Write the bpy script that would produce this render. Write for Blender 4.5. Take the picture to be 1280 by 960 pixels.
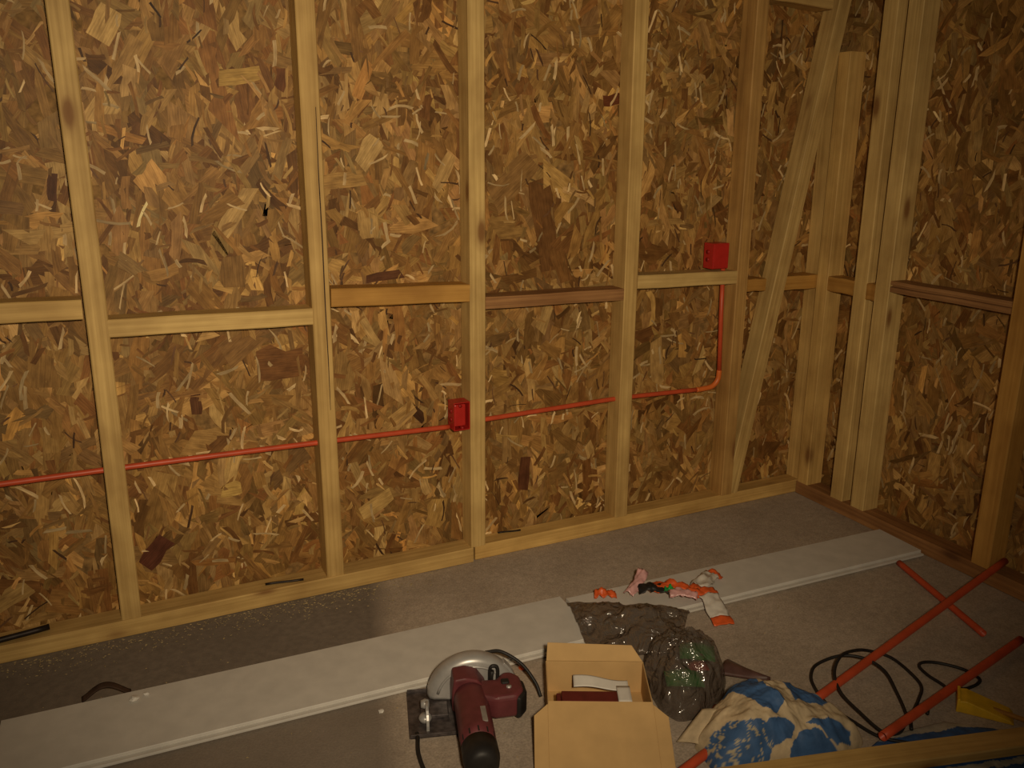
import bpy, bmesh, math, random
import numpy as np
from mathutils import Vector, Matrix, noise

for o in list(bpy.data.objects): bpy.data.objects.remove(o)
S = bpy.context.scene
C = S.collection
random.seed(7)
rng = np.random.default_rng(11)

# ------------------------------------------------------------------ camera
F_PX, PITCH, YAW, ROLL = 1087.37, 0.26764, 0.45595, 0.00592
CAM = Vector((-2.8351, -2.8066, 1.5))
Fv = Vector((math.sin(YAW)*math.cos(PITCH), math.cos(YAW)*math.cos(PITCH), -math.sin(PITCH)))
Rv = Vector((math.cos(YAW), -math.sin(YAW), 0)); Uv = Rv.cross(Fv)
R2 = Rv*math.cos(ROLL) + Uv*math.sin(ROLL); U2 = Uv*math.cos(ROLL) - Rv*math.sin(ROLL)
cd = bpy.data.cameras.new('camera'); cam = bpy.data.objects.new('camera', cd); C.objects.link(cam)
cd.sensor_width = 36; cd.lens = F_PX/1280*36; cd.clip_start = 0.02
m = Matrix.Identity(4)
for i in range(3):
    m[i][0] = R2[i]; m[i][1] = U2[i]; m[i][2] = -Fv[i]; m[i][3] = CAM[i]
cam.matrix_world = m
S.camera = cam

# ------------------------------------------------------------------ light
w = bpy.data.worlds.new('world'); S.world = w; w.use_nodes = True
w.node_tree.nodes['Background'].inputs[0].default_value = (1, .78, .5, 1)
w.node_tree.nodes['Background'].inputs[1].default_value = 0.02
ld = bpy.data.lights.new('work_lamp', 'SPOT'); lamp = bpy.data.objects.new('work_lamp', ld); C.objects.link(lamp)
ld.energy = 232; ld.color = (1, .80, .54); ld.shadow_soft_size = 0.06
ld.spot_size = math.radians(88); ld.spot_blend = 1.0
lamp.location = (-2.72, -2.96, 1.66)
lamp.rotation_euler = (Vector((-1.72, -.1, 1.05)) - lamp.location).to_track_quat('-Z', 'Y').to_euler()
S.view_settings.view_transform = 'Standard'; S.view_settings.look = 'None'
S.view_settings.gamma = 1; S.view_settings.use_curve_mapping = False
S.view_settings.exposure = 0.0

# ------------------------------------------------------------------ materials
def mat(name, rough=.6, spec=.3):
    m = bpy.data.materials.new(name); m.use_nodes = True
    nt = m.node_tree; b = nt.nodes['Principled BSDF']
    b.inputs['Roughness'].default_value = rough
    b.inputs['Specular IOR Level'].default_value = spec
    return m, nt, b
def node(nt, typ, **kw):
    n = nt.nodes.new(typ)
    for k, v in kw.items():
        if k in n.inputs: n.inputs[k].default_value = v
        else: setattr(n, k, v)
    return n
def ramp(nt, stops, src, interp='LINEAR'):
    r = nt.nodes.new('ShaderNodeValToRGB'); e = r.color_ramp.elements
    r.color_ramp.interpolation = interp
    while len(e) < len(stops): e.new(.5)
    for el, (p, c) in zip(e, stops): el.position = p; el.color = (*c, 1) if len(c) == 3 else c
    nt.links.new(src, r.inputs[0]); return r
def mix(nt, a, b, fac, mode='MIX'):
    n = nt.nodes.new('ShaderNodeMix'); n.data_type = 'RGBA'; n.blend_type = mode
    for sock, v in ((n.inputs[0], fac), (n.inputs[6], a), (n.inputs[7], b)):
        if isinstance(v, bpy.types.NodeSocket): nt.links.new(v, sock)
        elif isinstance(v, tuple): sock.default_value = (*v, 1)
        else: sock.default_value = v
    return n.outputs[2]
def bump(nt, b, src, strength, dist):
    n = node(nt, 'ShaderNodeBump', Strength=strength, Distance=dist)
    nt.links.new(src, n.inputs['Height']); nt.links.new(n.outputs[0], b.inputs['Normal'])
def plain(name, col, rough=.5, spec=.3, metal=0, var=.25, scale=30, bmp=.0):
    m, nt, b = mat(name, rough, spec); b.inputs['Metallic'].default_value = metal
    tc = node(nt, 'ShaderNodeTexCoord')
    n = node(nt, 'ShaderNodeTexNoise', Scale=scale, Detail=4.0)
    nt.links.new(tc.outputs['Object'], n.inputs['Vector'])
    lo = tuple(c*(1-var) for c in col); hi = tuple(min(1, c*(1+var)) for c in col)
    r = ramp(nt, [(.3, lo), (.7, hi)], n.outputs['Fac'])
    nt.links.new(r.outputs[0], b.inputs['Base Color'])
    if bmp: bump(nt, b, n.outputs['Fac'], bmp, .004)
    return m
def timber_mat(name, dark, light, knot=(.22, .10, .03), weather=.25):
    """sawn pine: grain along the object's local X, knots, per-piece tint"""
    m, nt, b = mat(name, .62, .25)
    tc = node(nt, 'ShaderNodeTexCoord'); oi = node(nt, 'ShaderNodeObjectInfo')
    off = node(nt, 'ShaderNodeVectorMath', operation='MULTIPLY_ADD')
    off.inputs[1].default_value = (37., 19., 53.)
    nt.links.new(oi.outputs['Random'], off.inputs[0]); nt.links.new(tc.outputs['Object'], off.inputs[2])
    def noi(sc, s, det=4.0, rough=.6):
        mp = node(nt, 'ShaderNodeMapping'); mp.inputs['Scale'].default_value = sc
        nt.links.new(off.outputs[0], mp.inputs['Vector'])
        n = node(nt, 'ShaderNodeTexNoise', Scale=s, Detail=det, Roughness=rough)
        nt.links.new(mp.outputs[0], n.inputs['Vector']); return n
    g = noi((1.2, 55, 55), 1.6, 5.0)
    g2 = noi((2.2, 3, 3), 2.0, 3.0)
    r = ramp(nt, [(.28, dark), (.72, light)], g.outputs['Fac'])
    r2 = ramp(nt, [(.3, (.72, .66, .6)), (.7, (1.12, 1.12, 1.1))], g2.outputs['Fac'])
    c = mix(nt, r.outputs[0], r2.outputs[0], .9, 'MULTIPLY')
    tint = ramp(nt, [(0, (.86, .78, .68)), (.5, (1, 1, 1)), (1, (1.02, .9, .72))], oi.outputs['Random'])
    c = mix(nt, c, tint.outputs[0], .8, 'MULTIPLY')
    mp = node(nt, 'ShaderNodeMapping'); mp.inputs['Scale'].default_value = (3.2, 8.5, 8.5)
    nt.links.new(off.outputs[0], mp.inputs['Vector'])
    v = node(nt, 'ShaderNodeTexVoronoi', Scale=.8)
    nt.links.new(mp.outputs[0], v.inputs['Vector'])
    kr = ramp(nt, [(.0, (1, 1, 1)), (.07, (.9, .9, .9)), (.13, (.25, .25, .25)), (.2, (0, 0, 0))], v.outputs['Distance'])
    c = mix(nt, c, knot, kr.outputs[0])
    nt.links.new(c, b.inputs['Base Color'])
    bump(nt, b, g.outputs['Fac'], .35, .002)
    return m

M = {}
M['pine'] = timber_mat('sawn_pine', (.47, .315, .115), (.72, .52, .21))
M['pine_red'] = timber_mat('reddish_pine', (.24, .12, .05), (.46, .25, .105), (.12, .05, .02))
M['pine_brown'] = timber_mat('brown_pine', (.33, .20, .07), (.56, .36, .135))
M['pine_orange'] = timber_mat('orange_pine', (.42, .22, .05), (.60, .34, .09), (.2, .08, .02))

m, nt, b = mat('osb_strand', .55, .22)
at = node(nt, 'ShaderNodeAttribute', attribute_name='col'); uv = node(nt, 'ShaderNodeUVMap', uv_map='uv')
mp = node(nt, 'ShaderNodeMapping'); mp.inputs['Scale'].default_value = (14, 260, 1)
nt.links.new(uv.outputs[0], mp.inputs['Vector'])
n = node(nt, 'ShaderNodeTexNoise', Scale=1.0, Detail=4.0, Roughness=.65); nt.links.new(mp.outputs[0], n.inputs['Vector'])
mp2 = node(nt, 'ShaderNodeMapping'); mp2.inputs['Scale'].default_value = (22, 40, 1)
nt.links.new(uv.outputs[0], mp2.inputs['Vector'])
n2 = node(nt, 'ShaderNodeTexNoise', Scale=1.0, Detail=3.0); nt.links.new(mp2.outputs[0], n2.inputs['Vector'])
r = ramp(nt, [(.3, (.68, .64, .6)), (.7, (1.25, 1.25, 1.25))], n.outputs['Fac'])
r2 = ramp(nt, [(.3, (.7, .66, .62)), (.68, (1.18, 1.18, 1.18))], n2.outputs['Fac'])
c = mix(nt, at.outputs['Color'], r.outputs[0], 1., 'MULTIPLY'); c = mix(nt, c, r2.outputs[0], 1., 'MULTIPLY')
nt.links.new(c, b.inputs['Base Color']); bump(nt, b, n.outputs['Fac'], .5, .0015)
M['strand'] = m
M['osb'] = plain('osb_core', (.24, .135, .045), .7, .2, var=.5, scale=45)

m, nt, b = mat('concrete_floor', .8, .2)
tc = node(nt, 'ShaderNodeTexCoord')
def fl_noise(s, det=5.0, rough=.6):
    n = node(nt, 'ShaderNodeTexNoise', Scale=s, Detail=det, Roughness=rough)
    nt.links.new(tc.outputs['Object'], n.inputs['Vector']); return n
na, nb, nc = fl_noise(3.0), fl_noise(40.0), fl_noise(160.0, 3.0)
c = ramp(nt, [(.3, (.345, .28, .218)), (.7, (.48, .40, .32))], na.outputs['Fac']).outputs[0]
c = mix(nt, c, ramp(nt, [(.3, (.8, .8, .8)), (.7, (1.15, 1.15, 1.15))], nb.outputs['Fac']).outputs[0], .8, 'MULTIPLY')
c = mix(nt, c, ramp(nt, [(.3, (.78, .78, .78)), (.7, (1.2, 1.2, 1.2))], nc.outputs['Fac']).outputs[0], .8, 'MULTIPLY')
# darker tone on the left part of the floor, with a nearly straight edge at x = -2.05
sx = node(nt, 'ShaderNodeSeparateXYZ'); nt.links.new(tc.outputs['Object'], sx.inputs[0])
nd = fl_noise(9.0, 4.0)
def mth(op, a, b_):
    n = node(nt, 'ShaderNodeMath', operation=op)
    for i, v in enumerate((a, b_)):
        if isinstance(v, bpy.types.NodeSocket): nt.links.new(v, n.inputs[i])
        else: n.inputs[i].default_value = v
    return n.outputs[0]
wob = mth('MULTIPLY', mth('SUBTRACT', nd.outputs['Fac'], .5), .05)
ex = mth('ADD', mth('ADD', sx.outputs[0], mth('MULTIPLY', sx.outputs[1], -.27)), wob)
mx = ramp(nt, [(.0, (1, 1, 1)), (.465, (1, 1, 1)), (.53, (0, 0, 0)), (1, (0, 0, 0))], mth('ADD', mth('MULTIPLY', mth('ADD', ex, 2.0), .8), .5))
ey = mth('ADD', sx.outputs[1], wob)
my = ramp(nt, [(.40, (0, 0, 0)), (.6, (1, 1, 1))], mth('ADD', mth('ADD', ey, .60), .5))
dark_zone = mth('MULTIPLY', mx.outputs[0], mth('ADD', mth('MULTIPLY', my.outputs[0], .22), .78))
dark_zone = mth('MULTIPLY', dark_zone, ramp(nt, [(.2, (.6, .6, .6)), (.6, (1, 1, 1))], nb.outputs['Fac']).outputs[0])
c = mix(nt, c, (.145, .120, .098), mth('MULTIPLY', dark_zone, .9))
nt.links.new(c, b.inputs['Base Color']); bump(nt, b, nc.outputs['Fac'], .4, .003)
M['concrete'] = m

M['whiteboard'] = plain('primed_board', (.60, .575, .53), .55, .3, var=.07, scale=18)
M['orange_pipe'] = plain('orange_conduit', (.54, .078, .028), .42, .4, var=.12, scale=20)
M['orange_elbow'] = plain('orange_elbow', (.68, .16, .03), .42, .4, var=.1)
M['red_box'] = plain('red_box_plastic', (.46, .022, .016), .35, .45, var=.1)
M['red_dark'] = plain('red_box_inside', (.30, .012, .01), .4, .4, var=.1)
M['card'] = plain('cardboard', (.53, .345, .15), .75, .15, var=.08, scale=14)
M['black'] = plain('black_rubber', (.018, .016, .015), .5, .3, var=.3)
M['maroon'] = plain('maroon_plastic', (.125, .030, .034), .42, .4, var=.2)
M['silver'] = plain('cast_aluminium', (.42, .41, .40), .36, .6, metal=.35, var=.1)
M['steel_dark'] = plain('dusty_steel', (.10, .085, .085), .5, .4, metal=.5, var=.45, scale=60)
M['greyplate'] = plain('grey_plate', (.30, .27, .25), .45, .4, metal=.3, var=.2)
M['paper'] = plain('white_paper', (.66, .63, .58), .6, .2, var=.06)
M['maroon_card'] = plain('maroon_card', (.12, .018, .015), .5, .3, var=.2)
M['green'] = plain('green_pack', (.02, .34, .07), .4, .4, var=.35, scale=25)
M['redpack'] = plain('red_pack', (.42, .02, .03), .4, .4, var=.3)
M['orange_film'] = plain('orange_film', (.68, .11, .025), .35, .5, var=.2, scale=40)
M['pink_film'] = plain('pink_film', (.62, .34, .33), .3, .5, var=.2, scale=40)
M['white_film'] = plain('white_film', (.62, .58, .52), .35, .5, var=.12, scale=40)
M['brown_film'] = plain('dark_brown_film', (.09, .045, .038), .35, .45, var=.3)
M['yellow'] = plain('yellow_plastic', (.68, .42, .02), .45, .4, var=.15)
M['bark'] = plain('dark_bark', (.05, .028, .018), .75, .2, var=.4)
M['sawdust'] = plain('sawdust', (.36, .27, .14), .8, .1, var=.35, scale=90)
M['nail'] = plain('dark_iron', (.03, .022, .018), .5, .4, metal=.5)

m, nt, b = mat('sack_paper', .6, .25)
at = node(nt, 'ShaderNodeAttribute', attribute_name='col'); tc = node(nt, 'ShaderNodeTexCoord')
n = node(nt, 'ShaderNodeTexNoise', Scale=28.0, Detail=5.0); nt.links.new(tc.outputs['Object'], n.inputs['Vector'])
c = mix(nt, at.outputs['Color'], ramp(nt, [(.3, (.72, .72, .72)), (.7, (1.2, 1.2, 1.2))], n.outputs['Fac']).outputs[0], .9, 'MULTIPLY')
nt.links.new(c, b.inputs['Base Color']); bump(nt, b, n.outputs['Fac'], .5, .006)
M['sack'] = m

m, nt, b = mat('smoky_plastic', .12, .5)
b.inputs['Base Color'].default_value = (.19, .155, .13, 1)
tc = node(nt, 'ShaderNodeTexCoord')
n = node(nt, 'ShaderNodeTexNoise', Scale=13.0, Detail=3.0, Distortion=1.5); nt.links.new(tc.outputs['Object'], n.inputs['Vector'])
bump(nt, b, n.outputs['Fac'], 1.0, .03)
tr = node(nt, 'ShaderNodeBsdfTransparent'); tr.inputs[0].default_value = (.78, .74, .70, 1)
ms = node(nt, 'ShaderNodeMixShader'); ms.inputs[0].default_value = .42
out = nt.nodes['Material Output']
gl = node(nt, 'ShaderNodeBsdfGlossy', Roughness=.13); nt.links.new(b.inputs['Normal'].links[0].from_socket, gl.inputs['Normal'])
ms2 = node(nt, 'ShaderNodeMixShader'); ms2.inputs[0].default_value = .11
nt.links.new(tr.outputs[0], ms.inputs[1]); nt.links.new(b.outputs[0], ms.inputs[2])
nt.links.new(ms.outputs[0], ms2.inputs[1]); nt.links.new(gl.outputs[0], ms2.inputs[2]); nt.links.new(ms2.outputs[0], out.inputs[0])
M['smoke'] = m

# ------------------------------------------------------------------ helpers
def link(name, me, material=None, parent=None, loc=None, mw=None):
    o = bpy.data.objects.new(name, me); C.objects.link(o)
    if material is not None and me is not None: me.materials.append(M[material])
    if parent is not None: o.parent = parent
    if mw is not None: o.matrix_local = mw
    if loc is not None: o.location = loc
    return o
def tag(o, label, cat, group=None):
    o['label'] = label; o['category'] = cat
    if group: o['group'] = group
    return o
def thing(name, label, cat, loc=(0, 0, 0), rz=0, group=None):
    o = bpy.data.objects.new(name, None); C.objects.link(o)
    o.location = loc; o.rotation_euler = (0, 0, rz); o.empty_display_size = .05
    return tag(o, label, cat, group)
def structure(name, me=None, material=None):
    o = link(name, me, material); o['kind'] = 'structure'; return o
def mesh(name, v, f, smooth=False):
    me = bpy.data.meshes.new(name); me.from_pydata([tuple(x) for x in v], [], f); me.update()
    bm = bmesh.new(); bm.from_mesh(me); bmesh.ops.recalc_face_normals(bm, faces=bm.faces); bm.to_mesh(me); bm.free()
    if smooth: me.polygons.foreach_set('use_smooth', [True]*len(me.polygons))
    return me
def box_me(name, x0, x1, y0, y1, z0, z1, bev=.0, seg=2):
    bm = bmesh.new(); bmesh.ops.create_cube(bm, size=1)
    for v in bm.verts:
        v.co = Vector((x0 + (v.co.x+.5)*(x1-x0), y0 + (v.co.y+.5)*(y1-y0), z0 + (v.co.z+.5)*(z1-z0)))
    if bev: bmesh.ops.bevel(bm, geom=bm.edges[:], offset=bev, segments=seg, affect='EDGES', profile=.5)
    me = bpy.data.meshes.new(name); bm.to_mesh(me); bm.free(); return me
def chamfer_rect(w_, d_, c=.003):
    a, b_ = w_/2, d_/2
    return [(-a+c, -b_), (a-c, -b_), (a, -b_+c), (a, b_-c), (a-c, b_), (-a+c, b_), (-a, b_-c), (-a, -b_+c)]
def frame_matrix(p0, p1, wdir):
    X = (Vector(p1)-Vector(p0)).normalized(); Y = Vector(wdir); Y = (Y - X*Y.dot(X)).normalized(); Z = X.cross(Y)
    m = Matrix.Identity(4)
    for i in range(3): m[i][0] = X[i]; m[i][1] = Y[i]; m[i][2] = Z[i]; m[i][3] = p0[i]
    return m
def timber(name, p0, p1, wdir, w_, d_, parent=None, material='pine', sec=None, bow=.0, seed=None, wob=.0008, nseg=14):
    """sawn timber from p0 to p1 (centre line); w_ along wdir, d_ across; local X runs along the grain"""
    L = (Vector(p1)-Vector(p0)).length; sec = sec or chamfer_rect(w_, d_)
    rs = random.Random(seed if seed is not None else name + str(p0))
    k = len(sec); v = []; f = []
    ph = rs.random()*6
    for i in range(nseg+1):
        t = i/nseg; x = L*t; by = bow*math.sin(math.pi*t) + wob*math.sin(t*9+ph); bz = wob*math.sin(t*7+ph*2)
        for (a, b_) in sec: v.append((x, a+by+rs.uniform(-1, 1)*wob*.4, b_+bz))
    for i in range(nseg):
        for j in range(k): f.append((i*k+j, i*k+(j+1) % k, (i+1)*k+(j+1) % k, (i+1)*k+j))
    f.append(tuple(range(k-1, -1, -1))); f.append(tuple(nseg*k+j for j in range(k)))
    return link(name, mesh(name, v, f), material, parent, mw=frame_matrix(p0, p1, wdir))
def catmull(pts, n=8):
    P = [Vector(p) for p in pts]; out = []
    for i in range(len(P)-1):
        a = P[i-1] if i else P[0]*2-P[1]; b_, c_ = P[i], P[i+1]; d_ = P[i+2] if i+2 < len(P) else P[-1]*2-P[-2]
        for k in range(n):
            t = k/n; out.append(.5*((2*b_)+(c_-a)*t+(2*a-5*b_+4*c_-d_)*t*t+(3*b_-a-3*c_+d_)*t**3))
    out.append(P[-1]); return out
def tube_me(name, pts, r, k=12, hollow=False, closed=False):
    P = [Vector(p) for p in pts]; v = []; f = []
    T0 = (P[1]-P[0]).normalized(); N = T0.orthogonal().normalized()
    for i, q in enumerate(P):
        T = (P[min(i+1, len(P)-1)]-P[max(i-1, 0)]).normalized()
        N = (N - T*N.dot(T)).normalized(); B = T.cross(N)
        rr = r(i/(len(P)-1)) if callable(r) else r
        for j in range(k):
            a = 2*math.pi*j/k; v.append(q + N*math.cos(a)*rr + B*math.sin(a)*rr)
    n = len(P)
    for i in range(n-1):
        for j in range(k): f.append((i*k+j, i*k+(j+1) % k, (i+1)*k+(j+1) % k, (i+1)*k+j))
    if hollow:   # pipe wall with a bore at both ends
        for e, (q, T) in enumerate(((P[0], P[0]-P[1]), (P[-1], P[-1]-P[-2]))):
            T.normalize(); base = len(v); idx = 0 if e == 0 else (n-1)*k
            for s, dep in ((.82, 0), (.80, .03)):
                for j in range(k): v.append(q + (v[idx+j]-q)*s - T*dep)
            for j in range(k):
                j2 = (j+1) % k
                f.append((idx+j, idx+j2, base+j2, base+j)); f.append((base+j, base+j2, base+k+j2, base+k+j))
            f.append(tuple(base+k+j for j in range(k)))
    else:
        f.append(tuple(range(k-1, -1, -1))); f.append(tuple((n-1)*k+j for j in range(k)))
    return mesh(name, v, f, True)
def lathe_me(name, prof, k=32, axis='Z'):
    """prof: list of (radius, height); closed caps"""
    v = []; f = []
    for (r_, h) in prof:
        for j in range(k):
            a = 2*math.pi*j/k; p = (r_*math.cos(a), r_*math.sin(a), h)
            v.append({'Z': p, 'Y': (p[0], p[2], p[1]), 'X': (p[2], p[0], p[1])}[axis])
    for i in range(len(prof)-1):
        for j in range(k): f.append((i*k+j, i*k+(j+1) % k, (i+1)*k+(j+1) % k, (i+1)*k+j))
    f.append(tuple(range(k))); f.append(tuple((len(prof)-1)*k+j for j in range(k)))
    me = mesh(name, v, f, True)
    return me
def prism_me(name, poly, y0, y1, bev=0, seg=2):
    """polygon in local XZ extruded along Y"""
    bm = bmesh.new(); vs = [bm.verts.new((x, y0, z)) for x, z in poly]; fc = bm.faces.new(vs)
    e = bmesh.ops.extrude_face_region(bm, geom=[fc]); vv = [g for g in e['geom'] if isinstance(g, bmesh.types.BMVert)]
    bmesh.ops.translate(bm, verts=vv, vec=(0, y1-y0, 0)); bmesh.ops.recalc_face_normals(bm, faces=bm.faces)
    if bev: bmesh.ops.bevel(bm, geom=bm.edges[:], offset=bev, segments=seg, affect='EDGES', profile=.5)
    me = bpy.data.meshes.new(name); bm.to_mesh(me); bm.free(); return me
def sheet_me(name, fn, nu, nv, thick=.0015):
    """thin closed sheet: fn(u,v)->Vector, given a real thickness along its normal"""
    P = [[Vector(fn(i/nu, j/nv)) for j in range(nv+1)] for i in range(nu+1)]; v = []; f = []
    W = nv+1
    for i in range(nu+1):
        for j in range(W):
            du = P[min(i+1, nu)][j]-P[max(i-1, 0)][j]; dv = P[i][min(j+1, nv)]-P[i][max(j-1, 0)]
            nn = du.cross(dv).normalized(); v.append(P[i][j]+nn*thick/2); v.append(P[i][j]-nn*thick/2)
    I = lambda i, j, s: (i*W+j)*2+s
    for i in range(nu):
        for j in range(nv):
            f.append((I(i, j, 0), I(i+1, j, 0), I(i+1, j+1, 0), I(i, j+1, 0))); f.append((I(i, j, 1), I(i, j+1, 1), I(i+1, j+1, 1), I(i+1, j, 1)))
    for i in range(nu):
        for j in (0, nv): f.append((I(i, j, 0), I(i, j, 1), I(i+1, j, 1), I(i+1, j, 0)))
    for j in range(nv):
        for i in (0, nu): f.append((I(i, j, 0), I(i, j+1, 0), I(i, j+1, 1), I(i, j, 1)))
    return mesh(name, v, f, True)
def fbm(x, y, z=0., o=4): return noise.fractal(Vector((x, y, z)), .9, 2.0, o)
def mound_me(name, outline, H, c=None, nr=36, na=128, prof=2.2, crinkle=.012, freq=9, seed=0., shape=None, z0=.001):
    """filled sack: star-shaped floor outline (local xy), domed top with creases, flat underside"""
    O = [Vector((x, y)) for x, y in outline]; c = Vector(c) if c else sum(O, Vector((0, 0)))/len(O)
    ring = []
    for k in range(na):
        a = 2*math.pi*k/na; d = Vector((math.cos(a), math.sin(a))); best = .01
        for i in range(len(O)):
            p, q = O[i]-c, O[(i+1) % len(O)]-c; e = q-p; den = d.x*e.y-d.y*e.x
            if abs(den) < 1e-9: continue
            t = (p.x*e.y-p.y*e.x)/den; s = (p.x*d.y-p.y*d.x)/den
            if t > 0 and -1e-6 <= s <= 1+1e-6: best = max(best, t)
        ring.append(best)
    for _ in range(2): ring = [(ring[k-1]+2*ring[k]+ring[(k+1) % na])/4 for k in range(na)]
    v = []; f = []
    for i in range(nr+1):
        s = 1-i/nr
        for k in range(na):
            a = 2*math.pi*k/na; rr = ring[k]*s
            x, y = c.x+rr*math.cos(a), c.y+rr*math.sin(a)
            h = H*(1-s**prof)**.62
            if shape: h *= shape(x, y)
            cr = crinkle*(abs(fbm(x*freq, y*freq, seed))*-1.6+.5+.4*fbm(x*freq*3, y*freq*3, seed+3))
            h += cr*min(1, (1-s)*5)
            e = .01*(1-abs(2*s-1))*fbm(x*freq*1.5, y*freq*1.5, seed+7)
            v.append((x+e, y-e, max(z0, h+z0)))
    for i in range(nr):
        for k in range(na): f.append((i*na+k, i*na+(k+1) % na, (i+1)*na+(k+1) % na, (i+1)*na+k))
    f.append(tuple(nr*na+k for k in range(na)))
    base = len(v)
    for k in range(na): v.append((v[k][0], v[k][1], 0))
    for k in range(na): f.append((base+k, base+(k+1) % na, (k+1) % na, k))
    f.append(tuple(base+k for k in range(na-1, -1, -1)))
    return mesh(name, v, f, True)
def inside(poly, x, y):
    r_ = False; j = len(poly)-1
    for i in range(len(poly)):
        xi, yi = poly[i]; xj, yj = poly[j]
        if (yi > y) != (yj > y) and x < (xj-xi)*(y-yi)/(yj-yi)+xi: r_ = not r_
        j = i
    return r_
def colour_attr(me, fn):
    a = me.color_attributes.new('col', 'FLOAT_COLOR', 'POINT')
    buf = []
    for v in me.vertices: buf += [*fn(v.co), 1.0]
    a.data.foreach_set('color', buf)

# ------------------------------------------------------------------ floor
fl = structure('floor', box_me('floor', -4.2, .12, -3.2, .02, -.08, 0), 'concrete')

# ------------------------------------------------------------------ OSB sheathing
# conspicuous large pale and dark strands of the back wall: centre x, z, length, width, angle, colour
BIG = [
    (-2.717, 1.816, 0.099, 0.069, 60, (0.66, 0.5, 0.25)),
    (-2.897, 1.378, 0.078, 0.027, 80, (0.12, 0.055, 0.03)),
    (-2.404, 1.298, 0.173, 0.051, 55, (0.54, 0.4, 0.2)),
    (-2.430, 1.116, 0.105, 0.082, 90, (0.27, 0.17, 0.07)),
    (-2.735, 0.227, 0.118, 0.066, 45, (0.12, 0.045, 0.03)),
    (-2.303, 0.808, 0.151, 0.113, 0, (0.21, 0.105, 0.042)),
    (-2.572, 0.705, 0.065, 0.037, 90, (0.13, 0.06, 0.03)),
    (-2.485, 0.400, 0.065, 0.050, 0, (0.6, 0.45, 0.18)),
    (-1.839, 0.583, 0.094, 0.035, -50, (0.07, 0.035, 0.018)),
    (-1.899, 0.570, 0.131, 0.064, 35, (0.5, 0.35, 0.16)),
    (-1.334, 1.227, 0.351, 0.102, 100, (0.19, 0.1, 0.04)),
    (-1.980, 1.477, 0.116, 0.065, 55, (0.58, 0.44, 0.23)),
    (-1.718, 1.413, 0.127, 0.045, 60, (0.5, 0.37, 0.19)),
    (-1.405, 0.284, 0.137, 0.048, 85, (0.13, 0.055, 0.03)),
    (-1.063, 1.660, 0.083, 0.046, 10, (0.14, 0.05, 0.025)),
    (-2.246, 1.687, 0.070, 0.033, 80, (0.16, 0.07, 0.03)),
    (-1.940, 1.075, 0.136, 0.033, 5, (0.13, 0.06, 0.032)),
    (-3.150, 0.168, 0.124, 0.062, 25, (0.42, 0.3, 0.14)),
    (-1.463, 1.383, 0.212, 0.106, 40, (0.3, 0.19, 0.085)),
    (-2.063, 1.390, 0.153, 0.056, 5, (0.44, 0.3, 0.13)),
    (-1.989, 1.249, 0.100, 0.069, 95, (0.5, 0.36, 0.17)),
    (-2.363, 1.694, 0.124, 0.049, 8, (0.5, 0.36, 0.14)),
    (-1.998, 0.260, 0.146, 0.058, 25, (0.55, 0.41, 0.19)),
    (-1.770, 0.186, 0.113, 0.075, 70, (0.46, 0.32, 0.13)),
    (-0.812, 0.669, 0.192, 0.061, 95, (0.48, 0.34, 0.16)),
    (-1.264, 1.079, 0.148, 0.059, 110, (0.24, 0.13, 0.05)),
]
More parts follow.
